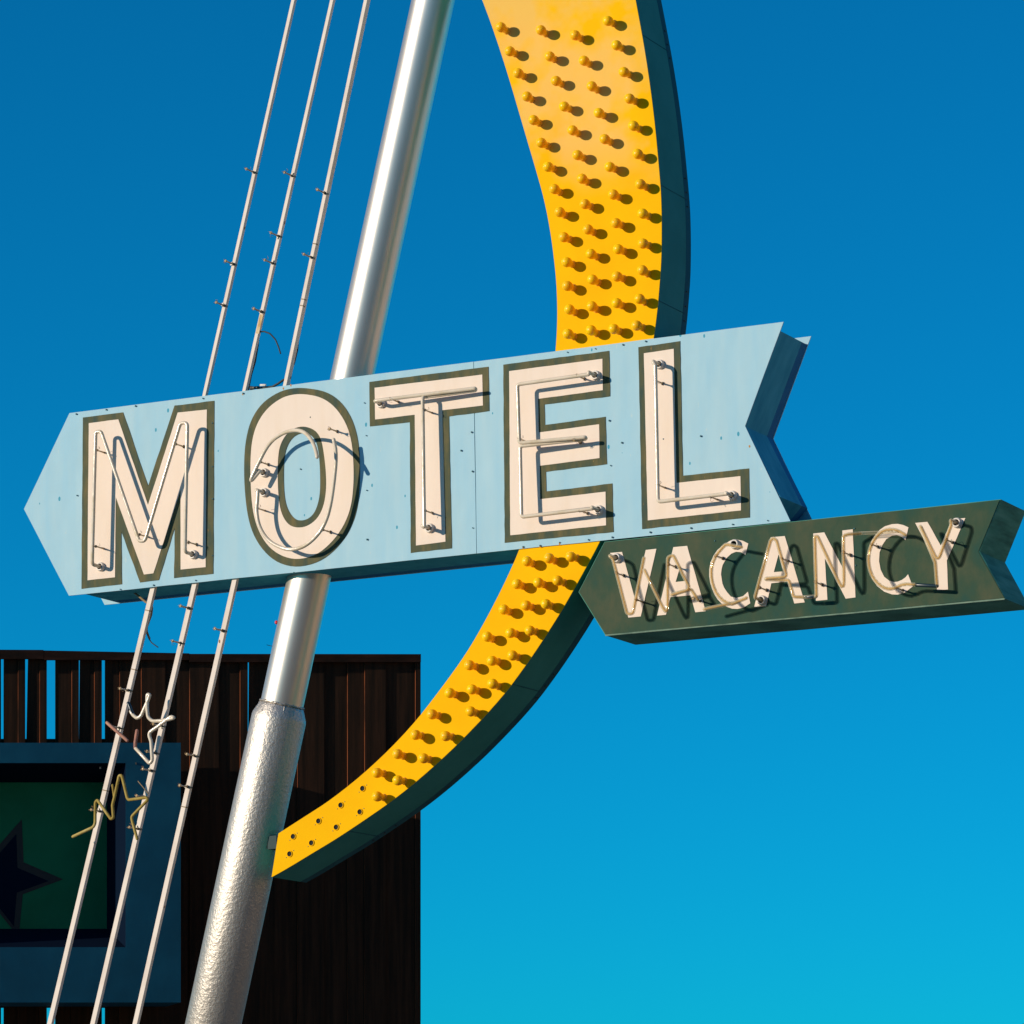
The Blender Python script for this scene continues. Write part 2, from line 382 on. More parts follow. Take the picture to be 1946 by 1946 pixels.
for k in range(5):
    for z in (1.1, 5.2): bx('window', -9+k*6, -7+k*6, -14.12, -14.06, z, z+1.6, M['pane'])

# ================================================================== MOTEL arrow
ms = thing('motel_sign', P(800, 1060, -0.235), 'light blue arrow shaped sign board with big cream letters MOTEL', 'sign')
TL = (132, 785); TIP = (45.5, 967.3); BL = (131, 1132); TR = (1489, 611.6); NO = (1415.8, 809.6); BR = (1502, 990.4)
def lerp(a, c, t): return (a[0]+(c[0]-a[0])*t, a[1]+(c[1]-a[1])*t)
sx_t, sx_b = (900.0, 785-0.1275*768+0.3), (905.6, 1132-0.1036*774.6)
sl_t, sl_b = (sx_t[0]-0.5, sx_t[1]), (sx_b[0]-0.5, sx_b[1])
sr_t, sr_b = (sx_t[0]+0.6, sx_t[1]), (sx_b[0]+0.6, sx_b[1])
full = uvs([TL, TIP, BL, BR, NO, TR])
for pl in ([TL, TIP, BL, sl_b, sl_t], [sr_t, sr_b, BR, NO, TR]):
    mesh('face_panel', *prism([resample(uvs(pl), 0.25, 0.0012)], -0.008, 0.0), M['blue'], ms)
mesh('back_panel', *prism([full], -DEP, -DEP+0.008), M['blue'], ms)
inner = uvs([(148, 784.5), (66, 967), (118, 1072), (158, 1128), (1440, 995.2), (1482, 944), (1414.6, 809.8), (1482, 628.5), (1450, 618.6)])
M['flange'] = paint('navy_flange_paint', (0.02, 0.17, 0.36), (0.025, 0.20, 0.40), (0.015, 0.14, 0.30))
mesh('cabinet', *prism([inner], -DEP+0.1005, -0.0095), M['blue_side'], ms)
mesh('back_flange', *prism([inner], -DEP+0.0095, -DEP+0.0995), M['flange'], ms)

z1 = Z(0, 600, 500); zb = Z(120, 840, 320); z4 = Z(400, 600, 500); z8 = Z(800, 600, 500); z11 = Z(1150, 550, 500)
def letter(outer, inner, parent=ms, round_=False, holes=None):
    oo = [uvs(outer)]; ii = [uvs(inner)]
    if holes: ii.append(uvs(holes[0])); oo.append(uvs(holes[1]))
    if round_:
        oo = [smooth_loop(l, 2) for l in oo]; ii = [smooth_loop(l, 2) for l in ii]
    oo = [resample(l, 0.06, 0.0016) for l in oo]; ii = [resample(l, 0.07, 0.0009) for l in ii]
    o = mesh('letter', *prism(ii, 0.0045, 0.0062), M['cream'], parent)
    mesh('letter_outline', *prism(oo, 0.0005, 0.0035), M['olive'], o)
    return o
letter(z1((610, 748), (905, 710), (1090, 1250), (1283, 660), (1575, 625)) + zb((1725, 1512), (1275, 1562), (1283, 985), (1100, 1585), (885, 1612), (670, 1030), (677, 1632), (213, 1685)),
       z1((655, 790), (872, 762), (1090, 1390), (1308, 712), (1522, 690)) + zb((1640, 1437), (1353, 1465), (1353, 545), (1040, 1508), (932, 1522), (610, 635), (600, 1553), (285, 1588)))
letter(z4((700, 530), (850, 555), (960, 630), (1040, 750), (1085, 900), (1098, 1050), (1098, 1250), (1080, 1430), (1020, 1590), (920, 1720), (800, 1810), (640, 1850), (500, 1820), (390, 1730), (310, 1600), (270, 1450), (250, 1250), (248, 1050), (262, 900), (300, 760), (380, 640), (500, 560), (600, 532)),
       z4((700, 576), (820, 600), (920, 670), (1000, 790), (1040, 920), (1054, 1080), (1054, 1250), (1035, 1410), (980, 1550), (890, 1670), (780, 1760), (640, 1794), (520, 1765), (420, 1690), (350, 1570), (312, 1430), (298, 1250), (296, 1050), (310, 900), (350, 780), (420, 680), (520, 605), (610, 578)),
       round_=True,
       holes=(z4((690, 811), (770, 838), (815, 900), (835, 1000), (852, 1150), (854, 1280), (835, 1400), (790, 1490), (720, 1545), (650, 1560), (580, 1542), (530, 1470), (505, 1370), (496, 1200), (498, 1050), (513, 950), (560, 868), (620, 825)),
              z4((700, 862), (750, 883), (785, 940), (802, 1050), (808, 1200), (805, 1320), (780, 1420), (740, 1480), (680, 1507), (620, 1497), (570, 1430), (545, 1340), (538, 1200), (541, 1060), (558, 970), (598, 900), (650, 866))))
letter(z4((1168, 487))+z8((497, 375), (503, 700), (207, 740), (228, 1708))+z4((1472, 1742), (1465, 782), (1172, 813)),
       z4((1208, 530))+z8((453, 433), (458, 660), (160, 695), (183, 1660))+z4((1512, 1688), (1503, 728), (1212, 763)))
letter(z8((606, 360), (1383, 258), (1390, 592), (908, 652), (912, 802), (1357, 742), (1367, 1090), (918, 1147), (922, 1290), (1406, 1232), (1416, 1588), (616, 1668)),
       z8((650, 408), (1335, 317), (1338, 548), (862, 612), (868, 858), (1311, 798), (1314, 1046), (875, 1103), (878, 1348), (1358, 1293), (1362, 1540), (659, 1613)))
letter(z11((245, 425), (552, 380), (572, 1368), (1057, 1315), (1063, 1675), (273, 1760)),
       z11((287, 470), (506, 437), (527, 1422), (996, 1372), (1000, 1624), (316, 1697)))
def one(zf, *p): return zf(p)[0]
TR_ = 0.0130
neon(ms, z1((703, 852), (742, 850), (1022, 1655), (1064, 1655), (1325, 788), (1376, 786)), TR_, M['tube'], start=one(z1, 745, 1845), end=one(z1, 1425, 1755), fr=0.03)
def smo(pts, n=2):
    for _ in range(n):
        o = [pts[0]]
        for i in range(len(pts)-1):
            a, c = pts[i], pts[i+1]
            o += [tuple(x*.75+y*.25 for x, y in zip(a, c)), tuple(x*.25+y*.75 for x, y in zip(a, c))]
        pts = o+[pts[-1]]
    return pts
neon(ms, smo(z4((362, 1140, .10), (278, 1240, .12), (355, 1075, .12), (430, 935, .13), (520, 865, .15), (620, 836, .175), (695, 855, .21), (745, 915, .25), (772, 980, .28), (783, 1038, .30))), TR_, M['tube'], h=.10, start=one(z4, 400, 1155), fr=0.01, label='upper broken half of the neon loop')
neon(ms, smo(z4((348, 1285, .12), (345, 1350, .12), (336, 1440, .12), (360, 1560, .12), (430, 1660, .12), (540, 1714, .125), (620, 1717, .13), (700, 1690, .13), (790, 1610, .13), (850, 1510, .135), (885, 1380, .14), (910, 1200, .15), (926, 1020, .155), (905, 910, .16))), TR_, M['tube'], start=one(z4, 400, 1300), fr=0.01, label='lower broken half of the neon loop')
neon(ms, z4((1300, 613, .105), (1945, 533, .085), (1948, 548, .062), (1580, 597, .075), (1558, 600, .11), (1570, 1555, .12)), TR_, M['tube'], start=one(z4, 1258, 647), end=one(z4, 1614, 1562), fr=0.02)
neon(ms, z8((1235, 430, .12), (708, 505, .12), (722, 935, .12), (1208, 891, .11), (1212, 905, .08), (728, 958, .11), (738, 1478, .12), (1262, 1415, .12)), TR_, M['tube'], start=one(z8, 1288, 440), end=one(z8, 1312, 1428), fr=0.022)
neon(ms, z11((368, 556), (388, 1560), (898, 1500)), TR_, M['tube'], start=one(z11, 405, 553), end=one(z11, 938, 1516), fr=0.025)
def sup_at(parent, zf, pts, h=H, rel=0.12):
    for p in zf(*pts): support(P(p[0], p[1], h)-N*(h-0.001)*1.0, parent)
sup_at(ms, z1, [(703, 985), (1285, 940), (697, 1692), (1018, 1605), (1380, 1662)])
sup_at(ms, z4, [(870, 828), (362, 1072), (338, 1412), (820, 1570), (1322, 610), (1568, 690), (1572, 1430)])
sup_at(ms, z8, [(1145, 440), (718, 902), (1120, 910), (1168, 1430)])
sup_at(ms, z11, [(368, 667), (386, 1435), (772, 1522)])
for (x, y) in z1((560, 722), (780, 690), (995, 663), (1490, 607), (1785, 570), (566, 1320), (1560, 788), (1560, 1108), (1562, 1345), (1560, 1762)) + \
        z4((612, 1888), (1130, 640), (1143, 880), (1147, 1282), (1150, 1643), (660, 1126), (733, 745)) + \
        z8((1075, 268), (1280, 242), (1483, 213), (1650, 188), (750, 1697), (875, 1688), (1018, 1665), (1230, 1645), (1405, 1627), (1683, 1590), (372, 855), (378, 1143), (380, 1558), (1475, 932), (295, 990), (1383, 770), (1393, 1100), (1780, 905)) + \
        z11((938, 1725), (1193, 1697), (702, 1077), (630, 1752), (332, 1783), (52, 1820)) + zb((1037, 1642), (1520, 1588), (655, 1690)):
    place('screw', ME_SCREW, P(x, y, 0.006), ms, scale=random.uniform(.8, 1.25))

rs = mat('rust_stain', (0.50, 0.24, 0.06), 0.8, 0, 0.1)
for x, y in z8((750, 1700), (875, 1692), (1018, 1672), (385, 400)) + z4((535, 532), (238, 572), (590, 508)) + z11((1060, 1150),):
    q = UV(x, y); V, Fc = prism([[(q[0]+random.uniform(.6, 1)*.007*math.cos(a), q[1]+(1.9 if math.sin(a) < 0 else 1)*random.uniform(.7, 1)*.007*math.sin(a)) for a in [i*.7 for i in range(9)]]], 0.0004, 0.0010)
    mesh('rust_stain', V, Fc, rs, ms)

# ================================================================== VACANCY arrow
vs = thing('vacancy_sign', P(1500, 1100, -0.235), 'dark green arrow shaped sign board with small cream letters VACANCY', 'sign')
vout = [(1148, 1029.3), (1098.6, 1124.8), (1149.9, 1207.5), (1910.6, 1138), (1861.2, 1047.9), (1901.3, 948.5)]
mesh('cabinet', *prism([resample(uvs(vout), 0.3, 0.001)], -DEP, -0.006), M['green_side'], vs)
mesh('face_panel', *prism([resample(uvs([(1149.2, 1030.3), (1100.2, 1124.7), (1150.8, 1205.6), (1908.4, 1136.2), (1859.4, 1048), (1899.4, 950)]), 0.3, 0.001)], -0.0055, 0.0), M['green'], vs)
a_, b_ = uvs([(1151, 1206.2)])[0], uvs([(1909.4, 1137)])[0]
mesh('bottom_rim', *prism([resample([a_, b_, (b_[0], b_[1]-0.009), (a_[0], a_[1]-0.009)], 0.1, 0.0008)], -0.004, 0.006), M['rim'], vs)
y1 = Z(1140, 980, 260); y2 = Z(1380, 940, 260); y3 = Z(1620, 940, 260)
def vl(outer, hole=None, rd=0):
    ls = [uvs(outer)] + ([uvs(hole)] if hole else [])
    if rd: ls = [smooth_loop(l, 1) for l in ls]
    ls = [resample(l, 0.06, 0.0008) for l in ls]
    return mesh('letter', *prism(ls, 0.0008, 0.003), M['cream'], vs)
vl(y1((148, 527), (315, 512), (495, 1165), (650, 485), (800, 468), (580, 1423), (405, 1440)))
vl(y1((1040, 445), (1235, 427), (1497, 1350), (1350, 1365), (1283, 1125), (1000, 1150), (935, 1400), (810, 1412)), y1((1138, 715), (1072, 937), (1212, 922)))
vl([(1422.4, 1033.1), (1412, 1027.8), (1400.2, 1025.4), (1388, 1027.6), (1375.5, 1035.2), (1364, 1045), (1356.7, 1055.4), (1350.6, 1069), (1348.2, 1082.3), (1348.1, 1095), (1350, 1107.8), (1353.5, 1119), (1358, 1129.4), (1364, 1139), (1371.5, 1146.9), (1381, 1153), (1391.7, 1156.8), (1402, 1157.4), (1413.6, 1154.6), (1426.2, 1146.6), (1421.7, 1124.4), (1417, 1129), (1412.3, 1133.1), (1400.2, 1136.4), (1389.4, 1133.8), (1382, 1125.3), (1376.5, 1117), (1373.3, 1109.2), (1370.6, 1091.7), (1371.6, 1082), (1373.5, 1074.2), (1380.9, 1060.7), (1390.3, 1052.2), (1399, 1048.6), (1407.9, 1049.4), (1417, 1054.4)])
vl(y2((632, 603), (830, 585), (1112, 1522), (965, 1538), (872, 1228), (640, 1252), (565, 1575), (398, 1588)), y2((742, 845), (675, 1095), (808, 1085)))
vl(y2((1232, 550), (1388, 533), (1650, 1040), (1643, 507), (1790, 490), (1828, 1452), (1690, 1470), (1395, 900), (1432, 1485), (1270, 1500)))
vl(y3((793, 463), (720, 430), (640, 413), (560, 418), (460, 448), (385, 500), (310, 590), (260, 680), (232, 790), (225, 900), (237, 1040), (280, 1190), (350, 1290), (450, 1370), (560, 1410), (640, 1413), (740, 1385), (853, 1298), (787, 1125), (750, 1170), (700, 1205), (640, 1230), (590, 1235), (520, 1215), (450, 1160), (400, 1060), (378, 940), (385, 820), (420, 720), (480, 630), (560, 580), (630, 573), (690, 592), (752, 642)))
vl(y3((888, 400), (1060, 385), (1250, 720), (1408, 350), (1597, 330), (1335, 930), (1352, 1340), (1197, 1350), (1180, 960)))
GR = 0.0125
def gn(pts, **k): return neon(vs, pts, GR, M['glass'], core=M['core'], fr=k.pop('fr', 0.02), **k)
gn(y1((185, 610), (385, 1385), (465, 1385), (622, 600)), start=one(y1, 245, 602))
gn(y1((632, 770, .13), (955, 1435, .12), (960, 590, .12), (1035, 555, .12), (1258, 1000, .12), (1240, 1050, .12), (1010, 1120, .12), (1012, 1110, .10), (1290, 1040, .10), (1380, 1185, .10)), label='broken glass tube crossing between two letters')
gn(y1((1475, 1320, .13))+y2((150, 1520, .11)))
gn(smo(y2((215, 740), (120, 725), (0, 700))+y1((1750, 430), (1640, 560), (1578, 700), (1572, 850), (1595, 980), (1650, 1110), (1750, 1210), (1860, 1250))+y2((100, 1540), (200, 1495), (285, 1460)), 1), fr=0.005, start=None)
place('electrode_housing', ME_HOUS, P(*one(y2, 130, 705), 0.002), vs)
gn(y2((628, 650, .12), (665, 612, .12), (712, 650, .12), (858, 1160, .12), (560, 1185, .12), (560, 1195, .10), (885, 1210, .11), (952, 1442, .12), (1095, 1448, .11)), start=one(y2, 510, 1495))
neon(vs, y2((1098, 1450, .11), (1262, 1440, .11)), GR*1.05, M['glass'], name='tube_bridge')
neon(vs, y2((1150, 1447, .112), (1235, 1443, .112)), GR*0.9, M['tube_blue'], name='blacked_tube_bridge')
gn(y2((1262, 1440, .11), (1275, 1430, .12), (1250, 590, .12), (1290, 590, .12), (1665, 1395, .12), (1655, 580, .12), (1720, 562, .11), (1900, 545, .07)))
neon(vs, y2((1900, 545, .07))+y3((380, 535, .06), (640, 520, .10)), GR*0.9, M['glass'], name='neon_tube')
gn(smo(y3((745, 568), (660, 515), (560, 490), (450, 500), (350, 575), (275, 690), (232, 820), (225, 960), (255, 1100), (320, 1220), (420, 1305), (520, 1335), (610, 1315), (720, 1262), (880, 1270)), 1), fr=0.005)
neon(vs, y3((900, 1275, .11), (1190, 1290, .11)), GR*0.95, M['tube_blue'], name='blacked_tube_bridge')
gn(y3((1195, 1290, .11), (1170, 960, .11), (958, 450, .12), (965, 455, .13), (1205, 945, .13), (1395, 430, .12)), end=one(y3, 1482, 402))
for zf, pts in ((y1, [(230, 810), (508, 1185), (965, 685), (1310, 1165), (1632, 563)]), (y2, [(778, 900), (470, 1312), (1655, 815), (1255, 1235)]), (y3, [(262, 698), (615, 1312), (1322, 635)])):
    sup_at(vs, zf, pts)
for p in y1((1625, 357),)+y2((1812, 480), (1830, 1000), (90, 420),)+y3((27, 478), (48, 1000)): place('screw', ME_SCREW, P(*p, 0.001), vs)

# ================================================================== yellow bulb band
yb = thing('bulb_band', P(700, 1600, -0.235), 'curved yellow band studded with amber bulbs, passing behind both arrow signs', 'sign band')
Lf = [(880, -90), (925, 20), (962, 130), (994, 240), (1018.7, 323.6), (1034.4, 379.7), (1046.2, 440.4), (1054.3, 503.8), (1058, 547.3), (1059.4, 603.5), (1056.7, 660), (1047, 760), (1032, 870), (1012, 970), (987.9, 1043.4),
      (959.3, 1107.7), (922.8, 1178.9), (886.4, 1241.8), (838, 1309), (779.5, 1384), (705, 1458.6), (630.4, 1519), (579.2, 1551.7), (529.1, 1583.9)]
Rt = [(516, 1667), (545, 1651), (593.2, 1621.6), (639.8, 1593.7), (695.7, 1556.4), (737.6, 1527.3), (777.2, 1497), (825, 1456.2), (882, 1402.6), (955, 1324.5), (1000.7, 1262.5), (1033.8, 1213.7), (1071, 1154.9), (1115, 1076.2), (1140.6, 1028.5),
      (1172, 960), (1205, 860), (1228, 740), (1241.8, 645), (1249, 592.6), (1253.6, 538.3), (1256.9, 493), (1257.6, 425.9), (1256.3, 369.8), (1252.7, 323.6), (1243, 220), (1228, 110), (1208, 0), (1190, -90)]
wy = -0.010
def chaik(pts, n=2):
    for _ in range(n):
        o = [pts[0]]
        for i in range(len(pts)-1):
            a, c = pts[i], pts[i+1]
            o += [(a[0]*.75+c[0]*.25, a[1]*.75+c[1]*.25), (a[0]*.25+c[0]*.75, a[1]*.25+c[1]*.75)]
        pts = o+[pts[-1]]
    return pts
bl = uvs(chaik(Lf)+chaik(Rt), wy)
mesh('face_panel', *prism([bl], wy-0.006, wy), M['yellow'], yb)
M['plate'] = mat('dark_bracket_paint', (0.02, 0.05, 0.05), 0.6, 0, 0.2)
M['band_lip'] = paint('dark_band_lip', (0.012, 0.09, 0.11), (0.016, 0.11, 0.13), (0.008, 0.07, 0.09))
mesh('cabinet', *prism([bl], -DEP+0.0705, wy-0.0065), M['band_side'], yb)
mesh('back_lip', *prism([bl], -DEP-0.01, -DEP+0.0695), M['band_lip'], yb)
for k in (3, 9, 13, 19, 23, 26):
    a, c = P(*Rt[k], wy), P(*Rt[k+1], wy); d = (c-a).normalized(); nrm = d.cross(N).normalized()
    V, Fc = box(a.lerp(c, .4)-N*(DEP/2-.02), d*.002, nrm*.0025, N*(DEP/2-.03)); mesh('seam', V, Fc, M['band_lip'], yb)
    for dd in (-.05, .05, .15):
        V, Fc = box(a.lerp(c, .4)+d*dd-N*(DEP-.045), d*.003, nrm*.006, N*.008); mesh('rivet', V, Fc, M['cable'], yb)
bulbs = Z(1000, 310, 350)((585, 170), (295, 278), (1205, 222), (918, 328), (623, 427), (347, 517), (1228, 528), (943, 622), (650, 697), (395, 770), (1228, 835), (967, 895), (685, 955), (428, 1033), (1218, 1133), (960, 1183), (700, 1225), (437, 1280), (1190, 1432), (948, 1468), (683, 1507), (453, 1540), (1165, 1700), (918, 1737), (685, 1762), (445, 1795),
                          (232, 30), (875, 32), (1170, -90), (545, -85), (165, -210), (830, -250), (1130, -390), (490, -340), (80, -450), (760, -530), (1090, -680), (400, -600), (0, -700), (690, -800), (1030, -960), (320, -860), (-80, -940), (610, -1070), (950, -1240), (240, -1120), (-170, -1180), (520, -1340), (860, -1500), (150, -1390), (-260, -1420))
bulbs += Z(840, 1000, 320)((975, 408), (1228, 375), (1480, 342), (855, 663), (1100, 647), (1335, 627), (705, 962), (967, 910), (1185, 895), (515, 1275), (782, 1215), (1008, 1190), (320, 1592), (577, 1535), (805, 1485), (85, 1915), (340, 1870), (580, 1820))
zc = Z(500, 1200, 450)
bulbs += zc((1383, 675), (1687, 652), (1245, 840), (1493, 848), (1095, 1005), (1307, 1033), (933, 1148), (1103, 1210), (937, 1345))
for i, (x, y) in enumerate(bulbs):
    if y < -40: continue
    q = P(x, y, wy+0.078)-N*0.078
    s = place('bulb_socket', ME_COLLAR, q, yb)
    c = bpy.data.objects.new('bulb', random.choice(BULBS)); COL.objects.link(c); c.parent = s
    c.rotation_euler = (random.uniform(-.07, .07), random.uniform(-.07, .07), random.uniform(0, 6))
for (x, y) in zc((812, 1281), (634, 1417), (790, 1472), (453, 1547), (597, 1597), (246, 1673), (395, 1725), (217, 1815)):
    place('empty_socket', ME_HOLE, P(x, y, wy+0.0005), yb)
    # the two screws of the missing socket
    for dx, dy in ((7.5, -6.5), (-6.5, 7)):
        place('screw', ME_SCREW, P(x+dx, y+dy, wy+0.0005), yb, scale=0.6)
V, Fc = box(P(524, 1602, -0.2), L*0.035, UP*0.045, N*0.05); mesh('mounting_plate', V, Fc, M['plate'], yb)

# ================================================================== silver pole
A = P(753.7, 324, -0.235); B = P(537, 1333, -0.235); ax = (A-B).normalized()
base = B-ax*(B.z/ax.z)
pole = thing('sign_pole', base, 'leaning silver steel pole with a wider pitted sleeve at its foot', 'pole')
def tubes(a, c, ra, rb, n=64): 
    k = 40; v, f = sweep([a.lerp(c, i/k) for i in range(k+1)], [ra+(rb-ra)*i/k for i in range(k+1)], n, cap=False)
    return v, f[:-2]
o = mesh('pipe', *tubes(B-ax*0.3, A+ax*2.6, 0.149, 0.149), M['pipe'], pole, True)
s0 = B-ax*0.02
prof_s = [(base-ax*0.1, 0.19), (s0-ax*0.105, 0.19), (s0-ax*0.085, 0.187), (s0-ax*0.02, 0.158), (s0, 0.1505)]
mesh('sleeve', *sweep([p for p, r in prof_s], [r for p, r in prof_s], 64, cap=False), M['sleeve'], pole, True)
t1 = ax.orthogonal().normalized(); t2 = ax.cross(t1)
ring = [s0+ax*random.uniform(-.004, .004)+(t1*math.cos(a)+t2*math.sin(a))*(0.153+random.uniform(-.002, .002)) for a in [i*2*math.pi/90 for i in range(91)]]
mesh('weld_bead', *sweep(ring, [0.006+random.uniform(-.0022, .0022) for _ in ring], 6, cap=False), M['sleeve'], pole, True)
for k in range(14):
    a = k*2*math.pi/14+0.1
    rr = t1*math.cos(a)+t2*math.sin(a)
    ln = 0.05+random.uniform(0, .03)
    pts = [s0-ax*(i/6*ln+0.008)+rr*(0.1555+(0.187-0.158)/0.065*max(0, i/6*ln-0.01)) for i in range(7)]
    mesh('weld_seam', *sweep(pts, [0.0032+random.uniform(-.001, .001) for _ in pts], 6, cap=False), M['sleeve'], pole, True)
q = P(522.5, 1183, -0.27); Vk = [v*0.45 for v in lathe([(0.003, -.03), (0.018, -.024), (0.03, 0), (0.018, .024), (0.003, .03)], 14)[0]]
mesh('red_knob', [q+L*0.012+v for v in Vk], lathe([(0.003, -.03), (0.018, -.024), (0.03, 0), (0.018, .024), (0.003, .03)], 14)[1], M['red'], pole, True)
mesh('wire_end', *sweep([P(521, 1229, -.235), P(513, 1227, -.235), P(507, 1225.5, -.235)], 0.002, 6), M['cable'], pole, True)

# ================================================================== white square bars
zt = Z(350, 310, 450); zl = Z(0, 1100, 400); zm = Z(0, 1300, 350)
def bar(p0, p1, wid, w, label, clips, name='support_bar', rust=None, ext0=0.0, ext1=0.0, deep=0.03, tape=()):
    a = P(*p0, w); c = P(*p1, w); d = (a-c).normalized(); a2 = a+d*ext0; c2 = c-d*ext1
    side = d.cross(N).normalized()
    t = thing(name, c2, label, 'metal bar', 'thin white square bars above and below the motel sign')
    mid = (a2+c2)/2
    hw = wid/2
    V = []; 
    n = 14
    for i in range(n+1):
        q = c2.lerp(a2, i/n)
        for sx, sn in ((-1, 0), (1, 0), (1, -1), (-1, -1)): V.append(q+side*(sx*hw)+N*(sn*deep))
    Fc = []
    for i in range(n):
        for k in range(4):
            k2 = (k+1) % 4; Fc.append((i*4+k, i*4+k2, (i+1)*4+k2, (i+1)*4+k))
    Fc += [(3, 2, 1, 0), (n*4, n*4+1, n*4+2, n*4+3)]
    mesh('bar', V, Fc, M['bar'], t)
    if rust:
        r0_, r1_ = P(*rust[0], w+0.001), P(*rust[1], w+0.001)
        V, Fc = box((r0_+r1_)/2, (r0_-r1_)/2, side*(hw+0.0008), N*0.0012); mesh('rust_patch', V, Fc, M['rust'], t, label='rusty orange patch')
    for p in clips:
        q = P(*p, w)
        tt = (q-c).dot(d); q = c+d*tt
        V, Fc = box(q-N*0.012, d*0.006, side*(hw+0.003), N*0.0145); mesh('clamp_band', V, Fc, M['clip'], t)
        b = place('tube_support', ME_SUPB, q+N*0.0026, t, spin=random.uniform(0, 6.28))
        for nm, me in (('glass_post', ME_SUPP), ('tie_wire', ME_SUPW)):
            cc = bpy.data.objects.new(nm, me); COL.objects.link(cc); cc.parent = b; cc.scale = (1, 1, 0.95)
    for p in tape:
        q = P(*p, w); q = c+d*(q-c).dot(d)
        V, Fc = box(q-N*0.014, d*0.0035, side*(hw+0.0012), N*0.0160); mesh('band', V, Fc, M['oldcable'], t)
    return t
wb = -0.02
bar((483.6, 324), (386.6, 755), .0245, wb, 'white bar above the motel sign, leftmost of the three and farthest from the pole', zt((575, 77), (410, 826), (333, 1163)), ext0=1.6, ext1=0.1)
bar((557.4, 324), (462.4, 747), .0245, wb, 'white bar above the motel sign with an orange rusty stretch, middle of three', zt((890, 105), (778, 597), (728, 818), (645, 1215)), rust=zt((632, 1235), (597, 1390)), ext0=1.6, ext1=0.1)
bar((626.5, 324), (539.8, 737), .0255, wb, 'white bar above the motel sign, the one nearest the silver pole', zt((1150, 245), (1040, 770)), ext0=1.6, ext1=0.1, deep=0.045, tape=zt((1070, 658), (970, 1110), (965, 1163)))
bar((289.8, 1116.6), (170.2, 1621.6), .0345, wb, 'white bar below the motel sign, leftmost, passing a cut tube piece', zl((1185, 1025), (1105, 1370))+zm((1045, 1333),), ext0=0.1, ext1=1.7, tape=zl((1355, 290), (1228, 832))+zm((1100, 1115),))
bar((369.5, 1107.9), (250.6, 1621.6), .0345, wb, 'white bar below the motel sign, middle, behind the bent star tubes', zl((1738, 270), (1662, 590), (1495, 1352), (1430, 1600), (1388, 1760))+zm((1535, 1190), (1440, 1515)), ext0=0.1, ext1=1.7)
bar((445.7, 1099.8), (328.7, 1621.6), .0345, wb, 'white bar below the motel sign, rightmost, closest to the wide sleeve', [(425.4, 1199)]+zl((1800, 1627), (1728, 1910)), ext0=0.1, ext1=1.7, tape=zm((1915, 1285),))

# ================================================================== loose cables and broken tubes
def cable(pts, r, m, name, label, cat, w=-0.05, group=None, n=8, rr=None):
    Q = [P(p[0], p[1], p[2] if len(p) > 2 else w) for p in pts]
    t = fillet(Q, 0.05)
    V, Fc = sweep(t, r, n)
    o = mesh(name, [v-Q[0] for v in V], Fc, m, None, True); o.location = Q[0]
    o['label'] = label; o['category'] = cat
    if group: o['group'] = group
    return o
cable(zt((608, 1390), (600, 1490), (578, 1620), (545, 1730), (520, 1862)), .0075, M['cable'], 'black_cable', 'black cable running down behind the middle bar to the sign top', 'cable', w=-.075)
cable(zt((612, 1378, -.05), (650, 1373, -.03), (700, 1390, -.02), (745, 1440), (770, 1500), (786, 1552)), .0055, M['cable'], 'frayed_cable', 'short frayed black cable arching off the middle bar into the sky', 'cable', w=-.03)
cable(zt((932, 1390), (925, 1520), (900, 1625), (868, 1705), (850, 1760)), .006, M['cable'], 'black_cable', 'black cable bowing out behind the bar nearest the pole', 'cable', w=-.07)
cd = cable(zt((600, 1838), (650, 1832), (720, 1825), (765, 1800), (812, 1768)), .0085, M['cable'], 'flexible_conduit', 'ribbed black conduit lying along the top edge of the motel sign', 'conduit', w=-.12)
q = P(*zt((562, 1835))[0], -.12)
V, Fc = sweep([q-L*.018, q, q+L*.012, q+L*.05], [.017, .012, .010, .009], 12, cap=False)
bq = Vector(cd.location); mesh('connector', V, Fc, M['clip'], cd)
V, Fc = sweep([P(*p, -.10) for p in zt((622, 1812), (662, 1812))], .0085, 10); mesh('white_ferrule', V, Fc, M['porcelain'], cd, True)
cable(zl((1225, 120, -.2), (1262, 150, -.15), (1340, 215, -.07), (1400, 240, -.06), (1388, 330), (1348, 440), (1345, 480), (1372, 550)), .008, M['oldcable'], 'tan_cable', 'tan and black cable hanging under the left end of the motel sign', 'cable', w=-.07)
cable(zl((1368, 550), (1390, 585), (1450, 628)), .004, M['cable'], 'cable_tail', 'thin black wire tail at the end of the tan cable', 'cable', w=-.07)
gs = 'bent broken neon tubes hanging on the lower bars'
sr = .0125
cable(zm((1372, 285), (1395, 325), (1440, 362), (1480, 335), (1550, 175), (1572, 112), (1545, 108), (1542, 250), (1552, 350), (1600, 390), (1700, 385), (1830, 355), (1795, 340), (1650, 450), (1555, 515), (1585, 600), (1598, 800), (1570, 835), (1420, 670)), sr, M['tube'], 'star_tube', 'ivory glass tube bent into a partial star at the middle lower bar', 'neon tube', w=.11, group=gs, n=12)
so_ = bpy.data.objects['star_tube']
mesh('blackened_end', *sweep([P(*p, .11) for p in zm((1345, 200), (1392, 315))], .0118, 10), M['tube_blue'], so_, True, 'blackened tube end')
mesh('pink_end', *sweep([P(*p, .11) for p in zm((1418, 668), (1420, 610), (1438, 490))], .0125, 10), M['tube_pink'], so_, True, 'pink stained tube end')
cable(zm((1122, 405), (1335, 592)), .0115, M['tube_pink'], 'tube_piece', 'short straight pinkish glass tube piece crossing the leftmost lower bar', 'neon tube', w=.11, group=gs, n=12)
